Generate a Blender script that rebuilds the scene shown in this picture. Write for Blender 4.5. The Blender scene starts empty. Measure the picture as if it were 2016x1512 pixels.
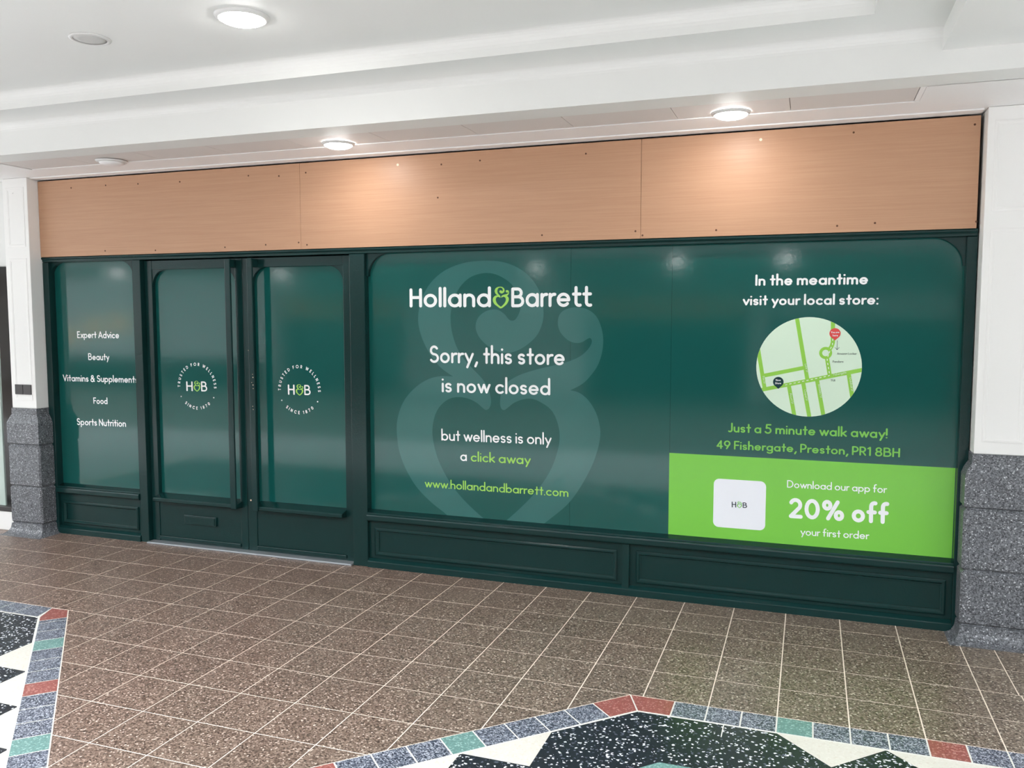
import bpy, bmesh, math, random
from mathutils import Vector, Matrix
from mathutils.geometry import tessellate_polygon

# ------------------------------------------------------------------ camera, light, exposure
S = bpy.context.scene
COL = S.collection
random.seed(7)
cam_d = bpy.data.cameras.new('camera')
cam = bpy.data.objects.new('camera', cam_d)
COL.objects.link(cam)
cam.location = (2.79554, -5.01028, 1.77284)
cam.rotation_euler = (math.pi / 2 - 0.079251, 0, 0.339812)
cam_d.sensor_width = 36.0
cam_d.lens = 1659.93 / 2016 * 36.0
cam_d.clip_start = 0.05
S.camera = cam
S.view_settings.view_transform = 'Standard'
S.view_settings.look = 'None'
S.view_settings.gamma = 1
S.view_settings.use_curve_mapping = False
S.view_settings.exposure = 2.22
SKY = 1.9            # overcast daylight above the glazed well of the mall
LAMP = 15.0          # lit downlight lens
world = bpy.data.worlds.new('overcast_sky')
S.world = world
world.use_nodes = True
bg = world.node_tree.nodes['Background']
bg.inputs[0].default_value = (0.94, 0.97, 1.02, 1)
bg.inputs[1].default_value = SKY

T = 0.3              # floor tile module

# ------------------------------------------------------------------ helpers
def newmat(name):
    m = bpy.data.materials.new(name)
    m.use_nodes = True
    return m, m.node_tree.nodes, m.node_tree.links, m.node_tree.nodes['Principled BSDF']

def srgb(r, g, b):
    f = lambda c: c / 12.92 if c <= 0.04045 else ((c + 0.055) / 1.055) ** 2.4
    return (f(r / 255), f(g / 255), f(b / 255), 1)

def plain(name, col, rough=0.5, spec=0.5, bump=0, bscale=60, coat=0, metal=0, var=0, vscale=2.0):
    m, N, L, b = newmat(name)
    b.inputs['Base Color'].default_value = col
    b.inputs['Roughness'].default_value = rough
    b.inputs['Specular IOR Level'].default_value = spec
    b.inputs['Metallic'].default_value = metal
    b.inputs['Coat Weight'].default_value = coat
    geo = N.new('ShaderNodeNewGeometry')
    if bump:
        n = N.new('ShaderNodeTexNoise'); n.inputs['Scale'].default_value = bscale; n.inputs['Detail'].default_value = 3
        L.new(geo.outputs['Position'], n.inputs['Vector'])
        bp = N.new('ShaderNodeBump'); bp.inputs['Strength'].default_value = bump; bp.inputs['Distance'].default_value = 0.002
        L.new(n.outputs['Fac'], bp.inputs['Height']); L.new(bp.outputs['Normal'], b.inputs['Normal'])
    if var:
        n = N.new('ShaderNodeTexNoise'); n.inputs['Scale'].default_value = vscale; n.inputs['Detail'].default_value = 4
        L.new(geo.outputs['Position'], n.inputs['Vector'])
        mp = N.new('ShaderNodeMapRange'); mp.inputs[3].default_value = 1 - var; mp.inputs[4].default_value = 1 + var
        L.new(n.outputs['Fac'], mp.inputs[0])
        mx = N.new('ShaderNodeMix'); mx.data_type = 'RGBA'; mx.blend_type = 'MULTIPLY'; mx.inputs[0].default_value = 1
        mx.inputs[6].default_value = col
        L.new(mp.outputs[0], mx.inputs[7]); L.new(mx.outputs[2], b.inputs['Base Color'])
    return m

def chips(name, scale, stops, rough=0.35, spec=0.5, tint=None, tscale=1.2, pertile=0.0, bump=0.0, xgrad=False):
    """terrazzo / granite: Voronoi chips coloured at random through a constant ramp"""
    m, N, L, b = newmat(name)
    geo = N.new('ShaderNodeNewGeometry')
    v = N.new('ShaderNodeTexVoronoi'); v.inputs['Scale'].default_value = scale
    src = geo.outputs['Position']
    nz = N.new('ShaderNodeTexNoise'); nz.inputs['Scale'].default_value = scale * 0.8; nz.inputs['Detail'].default_value = 2
    L.new(src, nz.inputs['Vector'])
    wm = N.new('ShaderNodeMix'); wm.data_type = 'VECTOR'; wm.factor_mode = 'UNIFORM'; wm.inputs[0].default_value = 0.9 / scale
    L.new(src, wm.inputs[4])
    ad = N.new('ShaderNodeVectorMath'); ad.operation = 'ADD'
    L.new(src, ad.inputs[0]); L.new(nz.outputs['Color'], ad.inputs[1]); L.new(ad.outputs[0], wm.inputs[5])
    L.new(wm.outputs[1], v.inputs['Vector'])
    sep = N.new('ShaderNodeSeparateColor'); L.new(v.outputs['Color'], sep.inputs[0])
    r = N.new('ShaderNodeValToRGB'); r.color_ramp.interpolation = 'CONSTANT'
    el = r.color_ramp.elements
    while len(el) < len(stops): el.new(0.5)
    for e, (p, c) in zip(el, stops): e.position = p
    for i, (p, c) in enumerate(stops): el[i].color = c
    L.new(sep.outputs[0], r.inputs['Fac'])
    out = r.outputs['Color']
    if tint:
        n = N.new('ShaderNodeTexNoise'); n.inputs['Scale'].default_value = tscale; n.inputs['Detail'].default_value = 3
        L.new(geo.outputs['Position'], n.inputs['Vector'])
        rr = N.new('ShaderNodeValToRGB'); rr.color_ramp.elements[0].position = 0.32; rr.color_ramp.elements[1].position = 0.68
        rr.color_ramp.elements[0].color = tint[0]; rr.color_ramp.elements[1].color = tint[1]
        if xgrad:   # tint drifts along x: redder towards the left medallion, more olive to the right
            sx = N.new('ShaderNodeSeparateXYZ'); L.new(geo.outputs['Position'], sx.inputs[0])
            m1 = N.new('ShaderNodeMapRange'); m1.inputs[1].default_value = -1.5; m1.inputs[2].default_value = 3.5
            L.new(sx.outputs[0], m1.inputs[0])
            av = N.new('ShaderNodeMix'); av.inputs[0].default_value = .6
            L.new(n.outputs['Fac'], av.inputs[2]); L.new(m1.outputs[0], av.inputs[3]); L.new(av.outputs[0], rr.inputs['Fac'])
        else:
            L.new(n.outputs['Fac'], rr.inputs['Fac'])
        mx = N.new('ShaderNodeMix'); mx.data_type = 'RGBA'; mx.blend_type = 'MULTIPLY'; mx.inputs[0].default_value = 1
        L.new(out, mx.inputs[6]); L.new(rr.outputs['Color'], mx.inputs[7]); out = mx.outputs[2]
    if pertile:
        oi = N.new('ShaderNodeObjectInfo')
        mp = N.new('ShaderNodeMapRange'); mp.inputs[3].default_value = 1 - pertile; mp.inputs[4].default_value = 1 + pertile
        L.new(oi.outputs['Random'], mp.inputs[0])
        mx = N.new('ShaderNodeMix'); mx.data_type = 'RGBA'; mx.blend_type = 'MULTIPLY'; mx.inputs[0].default_value = 1
        L.new(out, mx.inputs[6]); L.new(mp.outputs[0], mx.inputs[7]); out = mx.outputs[2]
    L.new(out, b.inputs['Base Color'])
    b.inputs['Roughness'].default_value = rough
    b.inputs['Specular IOR Level'].default_value = spec
    if bump:
        bp = N.new('ShaderNodeBump'); bp.inputs['Strength'].default_value = bump; bp.inputs['Distance'].default_value = 0.001
        L.new(sep.outputs[0], bp.inputs['Height']); L.new(bp.outputs['Normal'], b.inputs['Normal'])
    return m

def emit(name, col, strength):
    m, N, L, b = newmat(name)
    b.inputs['Base Color'].default_value = col
    b.inputs['Emission Color'].default_value = col
    b.inputs['Emission Strength'].default_value = strength
    return m

def obj(name, bm, mat, parent=None, smooth=False, kind=None, label=None):
    me = bpy.data.meshes.new(name)
    bm.normal_update()
    bm.to_mesh(me); bm.free()
    if mat: me.materials.append(mat)
    if smooth:
        for p in me.polygons: p.use_smooth = True
    o = bpy.data.objects.new(name, me)
    COL.objects.link(o)
    if parent:
        o.parent = parent
        o.matrix_parent_inverse = Matrix.Translation(-parent.matrix_basis.translation)
    if kind: o['kind'] = kind
    if label: o['label'] = label
    return o

def empty(name, loc, parent=None, label=None, cat=None, group=None, kind=None):
    o = bpy.data.objects.new(name, None)
    o.empty_display_size = 0.1
    o.location = loc
    COL.objects.link(o)
    if parent: o.parent = parent
    if label: o['label'] = label
    if cat: o['category'] = cat
    if group: o['group'] = group
    if kind: o['kind'] = kind
    return o

def box(x0, x1, y0, y1, z0, z1, bev=0.0, bm=None, seg=2):
    own = bm is None
    if own: bm = bmesh.new()
    r = bmesh.ops.create_cube(bm, size=1)
    for v in r['verts']:
        v.co = Vector((x0 + (v.co.x + .5) * (x1 - x0), y0 + (v.co.y + .5) * (y1 - y0), z0 + (v.co.z + .5) * (z1 - z0)))
    if bev:
        es = list({e for v in r['verts'] for e in v.link_edges})
        bmesh.ops.bevel(bm, geom=es, offset=bev, segments=seg, profile=0.5, affect='EDGES', clamp_overlap=True)
    return bm

def prism_y(pts, y0, y1, bm=None):
    """polygon in x,z extruded from y0 (front) to y1"""
    bm = bm or bmesh.new()
    n = len(pts)
    f = [bm.verts.new((x, y0, z)) for x, z in pts]
    k = [bm.verts.new((x, y1, z)) for x, z in pts]
    tri = tessellate_polygon([[Vector((x, z, 0)) for x, z in pts]])
    for a, b, c in tri:
        bm.faces.new((f[a], f[b], f[c])); bm.faces.new((k[c], k[b], k[a]))
    for i in range(n):
        j = (i + 1) % n
        bm.faces.new((f[i], f[j], k[j], k[i]))
    bmesh.ops.recalc_face_normals(bm, faces=bm.faces)
    return bm

def prism_z(pts, z0, z1, bm=None, bev=0.0):
    bm = bm or bmesh.new()
    n = len(pts)
    f = [bm.verts.new((x, y, z0)) for x, y in pts]
    k = [bm.verts.new((x, y, z1)) for x, y in pts]
    tri = tessellate_polygon([[Vector((x, y, 0)) for x, y in pts]])
    for a, b, c in tri:
        bm.faces.new((k[a], k[b], k[c])); bm.faces.new((f[c], f[b], f[a]))
    for i in range(n):
        j = (i + 1) % n
        bm.faces.new((f[i], f[j], k[j], k[i]))
    bmesh.ops.recalc_face_normals(bm, faces=bm.faces)
    return bm

def sweep_x(prof, x0, x1, bm=None, closed=True):
    """profile of (y,z) extruded along x"""
    bm = bm or bmesh.new()
    a = [bm.verts.new((x0, y, z)) for y, z in prof]
    b = [bm.verts.new((x1, y, z)) for y, z in prof]
    n = len(prof)
    for i in range(n if closed else n - 1):
        j = (i + 1) % n
        bm.faces.new((a[i], a[j], b[j], b[i]))
    if closed:
        for t in tessellate_polygon([[Vector((y, z, 0)) for y, z in prof]]):
            bm.faces.new([a[i] for i in t]); bm.faces.new([b[i] for i in reversed(t)])
    bmesh.ops.recalc_face_normals(bm, faces=bm.faces)
    return bm

def sweep_z(prof, z0, z1, bm=None):
    return prism_z(prof, z0, z1, bm)

def frame_mould(x0, x1, z0, z1, w, yb, yf, bm=None):
    """mitred picture-frame moulding standing proud (towards -y) of the panel at yb"""
    bm = bm or bmesh.new()
    ins = [(0, yb), (0.0, yf + .4 * (yb - yf)), (.28 * w, yf), (.55 * w, yf), (.8 * w, yf + .5 * (yb - yf)), (w, yf + .55 * (yb - yf)), (w, yb)]
    loops = []
    for d, y in ins:
        loops.append([bm.verts.new(p) for p in ((x0 + d, y, z0 + d), (x1 - d, y, z0 + d), (x1 - d, y, z1 - d), (x0 + d, y, z1 - d))])
    loops.append(loops[0])
    for A, B in zip(loops, loops[1:]):
        for i in range(4):
            j = (i + 1) % 4
            bm.faces.new((A[i], A[j], B[j], B[i]))
    bmesh.ops.recalc_face_normals(bm, faces=bm.faces)
    return bm

def disc(cx, cy, z, r, n=40, bm=None):
    bm = bm or bmesh.new()
    return bm

def lathe(prof, cx, cy, n=40, bm=None):
    """profile of (r,z) around a vertical axis"""
    bm = bm or bmesh.new()
    rings = []
    for r, z in prof:
        if r < 1e-6: rings.append([bm.verts.new((cx, cy, z))])
        else: rings.append([bm.verts.new((cx + r * math.cos(2 * math.pi * i / n), cy + r * math.sin(2 * math.pi * i / n), z)) for i in range(n)])
    for A, B in zip(rings, rings[1:]):
        for i in range(n):
            j = (i + 1) % n
            if len(A) == 1 and len(B) == 1: continue
            if len(A) == 1: bm.faces.new((A[0], B[i], B[j]))
            elif len(B) == 1: bm.faces.new((A[i], A[j], B[0]))
            else: bm.faces.new((A[i], A[j], B[j], B[i]))
    bmesh.ops.recalc_face_normals(bm, faces=bm.faces)
    return bm

def clip_half(poly, a, b, c):
    """keep a*x+b*y<=c"""
    out = []
    n = len(poly)
    for i in range(n):
        p, q = poly[i], poly[(i + 1) % n]
        dp, dq = a * p[0] + b * p[1] - c, a * q[0] + b * q[1] - c
        if dp <= 0: out.append(p)
        if (dp < 0 < dq) or (dq < 0 < dp):
            t = dp / (dp - dq)
            out.append((p[0] + t * (q[0] - p[0]), p[1] + t * (q[1] - p[1])))
    return out

def area(poly):
    return abs(sum(poly[i][0] * poly[(i + 1) % len(poly)][1] - poly[(i + 1) % len(poly)][0] * poly[i][1] for i in range(len(poly)))) / 2 if len(poly) > 2 else 0

# ------------------------------------------------------------------ materials
M = {}
M['white'] = plain('white_emulsion', srgb(238, 239, 236), .55, .3, bump=.12, bscale=35, var=.015)
M['white_pillar'] = plain('white_gloss_pillar', srgb(246, 246, 243), .4, .4, bump=.1, bscale=25)
M['soffit'] = plain('soffit_paint', srgb(250, 249, 248), .55, .3, bump=.1, bscale=30, var=.02)
M['slot'] = plain('pinkish_grey_board', srgb(228, 222, 218), .6, .3, var=.03)
M['green'] = plain('dark_green_enamel', srgb(18, 51, 50), .16, .32, bump=.35, bscale=90, var=.06, vscale=6)
M['vinyl'] = plain('teal_green_vinyl', srgb(22, 87, 82), .085, .5, bump=.07, bscale=40)
M['vinyl_pale'] = plain('pale_teal_print', srgb(54, 110, 106), .085, .5, bump=.07, bscale=40)
M['txt_white'] = plain('white_print', srgb(250, 253, 253), .3, .4)
M['txt_lime'] = plain('lime_print', srgb(160, 219, 96), .3, .4)
M['txt_leaf'] = plain('leaf_green_print', srgb(126, 204, 88), .3, .4)
M['txt_ink'] = plain('dark_ink_print', srgb(40, 52, 62), .3, .4)
M['txt_grey'] = plain('grey_print', srgb(86, 104, 98), .3, .4)
M['txt_pale'] = plain('pale_green_print', srgb(216, 238, 200), .3, .4)
M['lime_panel'] = plain('lime_green_vinyl', srgb(128, 208, 78), .22, .4, bump=.06, bscale=45)
M['map_bg'] = plain('pale_mint_print', srgb(222, 245, 222), .25, .4)
M['map_road'] = plain('map_road_green', srgb(152, 214, 84), .25, .4)
M['pin_red'] = plain('red_print', srgb(228, 84, 80), .25, .4)
M['pin_dark'] = plain('dark_teal_print', srgb(12, 58, 62), .25, .4)
M['grout'] = plain('cream_grout', srgb(240, 226, 210), .7, .2, var=.12, vscale=3)
M['pane'] = plain('dark_glass', (0.035, 0.031, 0.029, 1), .08, .35)
M['plate'] = plain('dark_grey_plastic', srgb(62, 60, 60), .4, .4)
M['metal'] = plain('brushed_aluminium', srgb(176, 182, 186), .4, .5, metal=.6)
M['dark'] = plain('dark_void', (0.006, 0.007, 0.008, 1), .8, .2)
M['chip'] = plain('bare_undercoat', srgb(214, 196, 170), .6, .3)
M['screw'] = plain('dark_screw_head', srgb(96, 62, 42), .5, .4)
M['plug'] = plain('pale_plug', srgb(250, 232, 205), .5, .4)
M['grille'] = plain('pale_grey_grille', srgb(206, 206, 203), .6, .3)
M['ring'] = plain('white_lamp_ring', srgb(226, 226, 224), .35, .4)
M['lens_on'] = emit('lit_lens', (1, .985, .97, 1), LAMP)
M['lens_off'] = plain('opal_lens', srgb(253, 253, 254), .3, .5)
M['joint'] = plain('white_joint', srgb(222, 222, 214), .6, .3)
M['tile'] = chips('brown_terrazzo_tile', 150, [(0, srgb(74, 62, 55)), (.12, srgb(100, 86, 77)), (.34, srgb(122, 106, 96)), (.62, srgb(140, 124, 112)), (.86, srgb(166, 150, 138)), (.962, srgb(212, 199, 187))], .34, .45,
                  tint=((1.0, .905, .875, 1), (.90, .94, .89, 1)), tscale=.9, pertile=.045, xgrad=True)
M['granite'] = chips('grey_granite', 170, [(0, srgb(58, 61, 65)), (.14, srgb(88, 91, 95)), (.45, srgb(110, 113, 118)), (.8, srgb(136, 139, 143)), (.965, srgb(196, 199, 203))], .38, .5)
M['b_grey'] = chips('grey_terrazzo', 210, [(0, srgb(46, 52, 66)), (.3, srgb(84, 90, 104)), (.55, srgb(126, 132, 144)), (.8, srgb(178, 184, 194))], .3, .5)
M['b_green'] = chips('green_terrazzo', 160, [(0, srgb(100, 138, 132)), (.5, srgb(112, 150, 144)), (.85, srgb(152, 186, 180))], .3, .5)
M['b_red'] = chips('red_terrazzo', 160, [(0, srgb(144, 82, 75)), (.5, srgb(156, 93, 86)), (.85, srgb(186, 134, 124))], .3, .5)
M['t_black'] = chips('black_terrazzo', 120, [(0, srgb(30, 33, 40)), (.5, srgb(38, 42, 50)), (.86, srgb(84, 90, 100)), (.92, srgb(226, 230, 232))], .25, .5)
M['t_white'] = chips('cream_terrazzo', 140, [(0, srgb(216, 213, 202)), (.7, srgb(221, 218, 208)), (.9, srgb(212, 206, 193))], .3, .5)
M['op_wall'] = plain('opposite_cream_wall', srgb(228, 228, 226), .6, .3)
M['op_warm'] = plain('opposite_warm_board', srgb(206, 150, 104), .5, .3)
M['op_dark'] = plain('opposite_shopfront', srgb(52, 56, 58), .3, .4)
M['op_lit'] = emit('lit_shop_interior', (.93, .97, 1, 1), .225)
M['op_lit2'] = emit('dim_shop_interior', (.93, .97, 1, 1), .12)
M['op_disp'] = emit('warm_lit_display', (1, .74, .46, 1), .55)
M['op_floor2'] = plain('far_floor_brown_terrazzo', srgb(132, 124, 118), .4, .4, var=.1)
M['op_grey'] = plain('far_grey_paint', srgb(150, 152, 152), .6, .3)
M['op_floor'] = plain('far_floor_terrazzo', srgb(212, 211, 210), .5, .3, var=.06, vscale=1.5)

def wood():
    m, N, L, b = newmat('orange_brown_ply')
    geo = N.new('ShaderNodeNewGeometry')
    mp = N.new('ShaderNodeMapping'); mp.inputs['Scale'].default_value = (1.2, 1, 55)
    L.new(geo.outputs['Position'], mp.inputs['Vector'])
    n = N.new('ShaderNodeTexNoise'); n.inputs['Scale'].default_value = 2.0; n.inputs['Detail'].default_value = 6; n.inputs['Roughness'].default_value = .65
    L.new(mp.outputs[0], n.inputs['Vector'])
    r = N.new('ShaderNodeValToRGB')
    r.color_ramp.elements[0].position = .25; r.color_ramp.elements[0].color = srgb(190, 146, 116)
    r.color_ramp.elements[1].position = .75; r.color_ramp.elements[1].color = srgb(202, 160, 128)
    L.new(n.outputs['Fac'], r.inputs['Fac']); L.new(r.outputs['Color'], b.inputs['Base Color'])
    b.inputs['Roughness'].default_value = .42
    b.inputs['Specular IOR Level'].default_value = .4
    return m
M['wood'] = wood()

# ------------------------------------------------------------------ measured print positions (metres on the facade: x, z)
TEXTS = [
    ('w1', 'Expert Advice', -2.7955, 1.6029, -2.3654, 1.6036, 0.0558, 0.64, 0.155, 'white'),
    ('w1', 'Beauty', -2.6892, 1.4271, -2.4714, 1.4275, 0.0557, 0.64, 0.155, 'white'),
    ('w1', 'Vitamins & Supplements', -2.9658, 1.2489, -2.1923, 1.2544, 0.0561, 0.64, 0.155, 'white'),
    ('w1', 'Food', -2.6534, 1.0736, -2.5077, 1.0753, 0.0524, 0.64, 0.155, 'white'),
    ('w1', 'Sports Nutrition', -2.8349, 0.8931, -2.3282, 0.8988, 0.0579, 0.64, 0.155, 'white'),
    ('w2', 'Holland', 0.1861, 1.8384, 0.786, 1.8375, 0.1308, 0.71, 0.155, 'white'),
    ('w2', 'Barrett', 0.9294, 1.8369, 1.4772, 1.8379, 0.1299, 0.71, 0.155, 'white'),
    ('w2', 'Sorry, this store', 0.3369, 1.4592, 1.2968, 1.46, 0.1201, 0.61, 0.135, 'white'),
    ('w2', 'is now closed', 0.4239, 1.2591, 1.2001, 1.2617, 0.108, 0.61, 0.135, 'white'),
    ('w2', 'but wellness is only', 0.4191, 0.9255, 1.2107, 0.9349, 0.0786, 0.62, 0.125, 'white'),
    ('w2', 'a', 0.5598, 0.7912, 0.6086, 0.7929, 0.0723, 0.62, 0.13, 'white'),
    ('w2', 'click away', 0.6366, 0.7921, 1.0677, 0.7957, 0.0678, 0.62, 0.13, 'lime'),
    ('w2', 'www.hollandandbarrett.com', 0.2902, 0.5913, 1.3267, 0.5961, 0.0613, 0.62, 0.125, 'lime'),
    ('w2', 'In the meantime', 2.4763, 1.9589, 3.0979, 1.9593, 0.0669, 0.63, 0.165, 'white'),
    ('w2', 'visit your local store:', 2.4059, 1.8426, 3.1572, 1.8437, 0.0622, 0.63, 0.165, 'white'),
    ('w2', 'Just a 5 minute walk away!', 2.3357, 1.071, 3.2296, 1.0751, 0.0589, 0.62, 0.15, 'leaf'),
    ('w2', '49 Fishergate, Preston, PR1 8BH', 2.2681, 0.9656, 3.2983, 0.9687, 0.0537, 0.62, 0.15, 'leaf'),
    ('w2', 'Download our app for', 2.6865, 0.7515, 3.2374, 0.7562, 0.0461, 0.62, 0.125, 'white'),
    ('w2', '20% off', 2.7015, 0.5677, 3.253, 0.5742, 0.1238, 0.62, 0.19, 'white'),
    ('w2', 'your first order', 2.7705, 0.468, 3.1516, 0.4761, 0.0462, 0.62, 0.125, 'white'),
    ('w2', 'H', 2.3672, 0.6071, 2.3938, 0.6079, 0.0355, 0.7, 0.14, 'ink'),
    ('w2', 'B', 2.4324, 0.6093, 2.4582, 0.61, 0.0335, 0.7, 0.14, 'ink'),
    ('d1', 'H', -1.7391, 1.2028, -1.6776, 1.2034, 0.076, 0.7, 0.14, 'white'),
    ('d1', 'B', -1.5994, 1.2042, -1.5426, 1.2047, 0.077, 0.7, 0.14, 'white'),
    ('d2', 'H', -0.8208, 1.2026, -0.7623, 1.2032, 0.0758, 0.7, 0.14, 'white'),
    ('d2', 'B', -0.6809, 1.2046, -0.6271, 1.2048, 0.0745, 0.7, 0.14, 'white'),
    ('map', 'Amazon Locker', 2.9441, 1.5541, 3.0512, 1.5557, 0.0125, 0.63, 0.13, 'grey'),
    ('map', 'Pandora', 2.9217, 1.5071, 2.9796, 1.5081, 0.013, 0.63, 0.13, 'grey'),
    ('map', 'TUI', 2.9134, 1.3969, 2.9385, 1.3975, 0.0122, 0.63, 0.13, 'grey'),
    ('map', 'You are', 2.9076, 1.6786, 2.9534, 1.6798, 0.0112, 0.63, 0.17, 'white'),
    ('map', 'here', 2.9174, 1.6606, 2.9467, 1.6608, 0.0112, 0.63, 0.17, 'white'),
    ('map', 'New', 2.6067, 1.3918, 2.6358, 1.3925, 0.0115, 0.63, 0.17, 'white'),
    ('map', 'Store', 2.6038, 1.3726, 2.6383, 1.3736, 0.012, 0.63, 0.17, 'white'),
    ('map', 'Lune St', 2.7677, 1.4974, 2.7776, 1.4473, 0.0134, 0.63, 0.13, 'pale'),
    ('map', 'Fox St', 2.5293, 1.4174, 2.538, 1.374, 0.0134, 0.63, 0.13, 'pale'),
    ('map', 'Mount St', 2.687, 1.3197, 2.6998, 1.2573, 0.0134, 0.63, 0.13, 'pale'),
    ('map', 'Chapel St', 2.7675, 1.344, 2.7795, 1.2794, 0.0134, 0.63, 0.13, 'pale'),
    ('map', 'Winckley St', 2.8439, 1.379, 2.8592, 1.2986, 0.0134, 0.63, 0.13, 'pale'),
    ('map', 'Guildhall St', 3.0133, 1.4222, 3.0276, 1.3428, 0.0134, 0.63, 0.13, 'pale'),
    ('map', 'Fishergate', 2.9299, 1.4298, 2.9994, 1.4465, 0.0134, 0.63, 0.13, 'pale'),
]
P_AMP_LOGO = [[0.7988,1.9046],[0.9134,1.9037],[0.8564,1.973],[0.8562,1.8298]]
P_AMP_D1 = [[-1.6704,1.2441],[-1.6065,1.2458],[-1.637,1.2841],[-1.64,1.2018]]
P_AMP_D2 = [[-0.7536,1.239],[-0.6887,1.2409],[-0.7201,1.2818],[-0.722,1.2]]
P_AMP_CARD = [[2.3974,0.6243],[2.4281,0.6266],[2.4127,0.6475],[2.4135,0.6065]]
P_GREEN = [[1.9783,0.9238],[1.9826,0.4044],[3.5802,0.9251],[3.5941,0.4095]]
P_CARD = [[2.255,0.7791],[2.5647,0.7812],[2.5687,0.4773],[2.2575,0.4764]]
P_MAP = [2.7869,1.4785,0.2948,0.2937]
P_ROADS = [[[2.715,1.7801],[2.7845,1.4059]],[[2.499,1.5946],[2.5452,1.3377]],[[2.5411,1.423],[2.7641,1.4741]],[[2.5048,1.3312],[3.0972,1.4713]],[[2.6816,1.3681],[2.7174,1.188]],[[2.7609,1.3899],[2.8028,1.1781]],[[2.8388,1.4028],[2.8805,1.19]],[[3.0097,1.4502],[3.0357,1.2999]],[[2.9168,1.7543],[2.9196,1.6253],[2.9137,1.6037],[2.9003,1.5798]],[[2.8892,1.5386],[2.9084,1.4306]]]
P_RING = [[2.8817,1.5631],[2.9173,1.5636],[2.8999,1.5634]]
P_DASH = [[2.9186,1.6468],[2.9176,1.6081],[2.9061,1.5864],[2.9027,1.5647],[2.8933,1.5386],[2.8904,1.5256],[2.9084,1.4306],[2.6523,1.3673]]
P_PIN1 = [[2.9298,1.6779],[2.9603,1.6781],[2.9309,1.637]]
P_PIN2 = [[2.6216,1.3864],[2.6519,1.3872],[2.6226,1.3452]]
P_ARROW = [[2.943,1.6363],[2.9437,1.5825],[2.9325,1.5962],[2.955,1.5964]]
P_ROADW = [[2.7226,1.728],[2.7452,1.728]]
P_AMP = [[0.509,1.369,1],[0.414,1.431,0],[0.335,1.523,0],[0.279,1.626,0],[0.251,1.729,0],[0.256,1.823,0],[0.282,1.905,0],[0.339,1.997,0],[0.419,2.067,0],[0.508,2.111,0],[0.618,2.139,0],[0.749,2.146,0],[0.856,2.137,0],[0.951,2.107,0],[1.034,2.056,0],[1.097,1.987,0],[1.136,1.908,0],[1.152,1.82,0],[1.146,1.741,0],[1.113,1.662,0],[1.056,1.603,0],[0.982,1.557,0],[0.908,1.536,0],[0.833,1.545,0],[0.758,1.584,0],[0.704,1.634,0],[0.677,1.69,0],[0.68,1.741,0],[0.704,1.781,0],[0.748,1.811,0],[0.796,1.823,0],[0.839,1.819,0],[0.882,1.791,0],[0.908,1.761,0],[0.93,1.749,0],[0.956,1.756,0],[0.98,1.791,0],[0.993,1.84,0],[0.972,1.919,0],[0.93,1.989,0],[0.855,2.04,0],[0.781,2.063,0],[0.705,2.06,0],[0.629,2.033,0],[0.563,1.974,0],[0.518,1.893,0],[0.495,1.801,0],[0.495,1.72,0],[0.511,1.638,0],[0.544,1.556,0],[0.593,1.486,0],[0.659,1.42,0],[0.725,1.355,0],[0.768,1.285,0],[0.784,1.225,0],[0.782,1.184,0],[0.768,1.158,0],[0.746,1.15,0],[0.724,1.163,0],[0.68,1.196,0],[0.625,1.22,0],[0.559,1.23,0],[0.491,1.22,0],[0.435,1.187,0],[0.389,1.134,0],[0.362,1.065,0],[0.351,0.98,0],[0.364,0.886,0],[0.398,0.782,0],[0.465,0.661,0],[0.555,0.551,0],[0.666,0.453,0],[0.82,0.34,1],[0.962,0.467,0],[1.089,0.599,0],[1.194,0.748,0],[1.25,0.892,0],[1.265,1.002,0],[1.244,1.1,0],[1.203,1.169,0],[1.14,1.211,0],[1.078,1.234,0],[1.014,1.23,0],[0.951,1.205,0],[0.908,1.173,0],[0.881,1.154,0],[0.86,1.161,0],[0.849,1.196,0],[0.857,1.268,0],[0.881,1.319,0],[0.929,1.36,0],[1.004,1.397,0],[1.108,1.43,0],[1.212,1.456,0],[1.314,1.483,0],[1.395,1.518,0],[1.444,1.558,0],[1.471,1.597,0],[1.476,1.624,0],[1.464,1.639,0],[1.444,1.631,0],[1.414,1.613,0],[1.379,1.606,0],[1.334,1.615,0],[1.293,1.644,0],[1.262,1.683,0],[1.249,1.732,0],[1.257,1.781,0],[1.287,1.815,0],[1.337,1.832,0],[1.393,1.834,0],[1.452,1.819,0],[1.502,1.78,0],[1.532,1.723,0],[1.55,1.646,0],[1.546,1.559,0],[1.52,1.472,0],[1.475,1.403,0],[1.416,1.343,0],[1.335,1.299,1],[1.396,1.284,0],[1.457,1.237,0],[1.507,1.16,0],[1.533,1.073,0],[1.536,1.005,0],[1.519,0.916,0],[1.48,0.806,0],[1.41,0.672,0],[1.319,0.545,0],[1.174,0.417,0],[1.037,0.302,0],[0.897,0.217,0],[0.815,0.194,0],[0.732,0.207,0],[0.587,0.299,0],[0.452,0.411,0],[0.338,0.488,0],[0.223,0.592,0],[0.142,0.715,0],[0.096,0.83,0],[0.08,0.925,0],[0.077,1.021,0],[0.1,1.118,0],[0.148,1.209,0],[0.23,1.291,0],[0.322,1.346,0],[0.414,1.369,0]]
P_SCREWS = [[-2.721,2.786],[-2.374,2.788],[-2.06,2.783],[-1.668,2.778],[-1.058,2.789],[-0.8,2.773],[-0.578,2.784],[-2.403,2.287],[-1.915,2.278],[-1.278,2.284],[-0.924,2.292],[-0.647,2.3],[-0.579,2.282],[0.463,2.779],[0.436,2.564],[0.738,2.788],[1.162,2.294],[1.447,2.787],[1.764,2.299],[1.808,2.272],[2.249,2.289],[2.922,2.29],[3.12,2.299],[3.626,2.288],[3.599,2.805],[2.994,2.806],[0.142,2.796],[2.493,2.801]]
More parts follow.
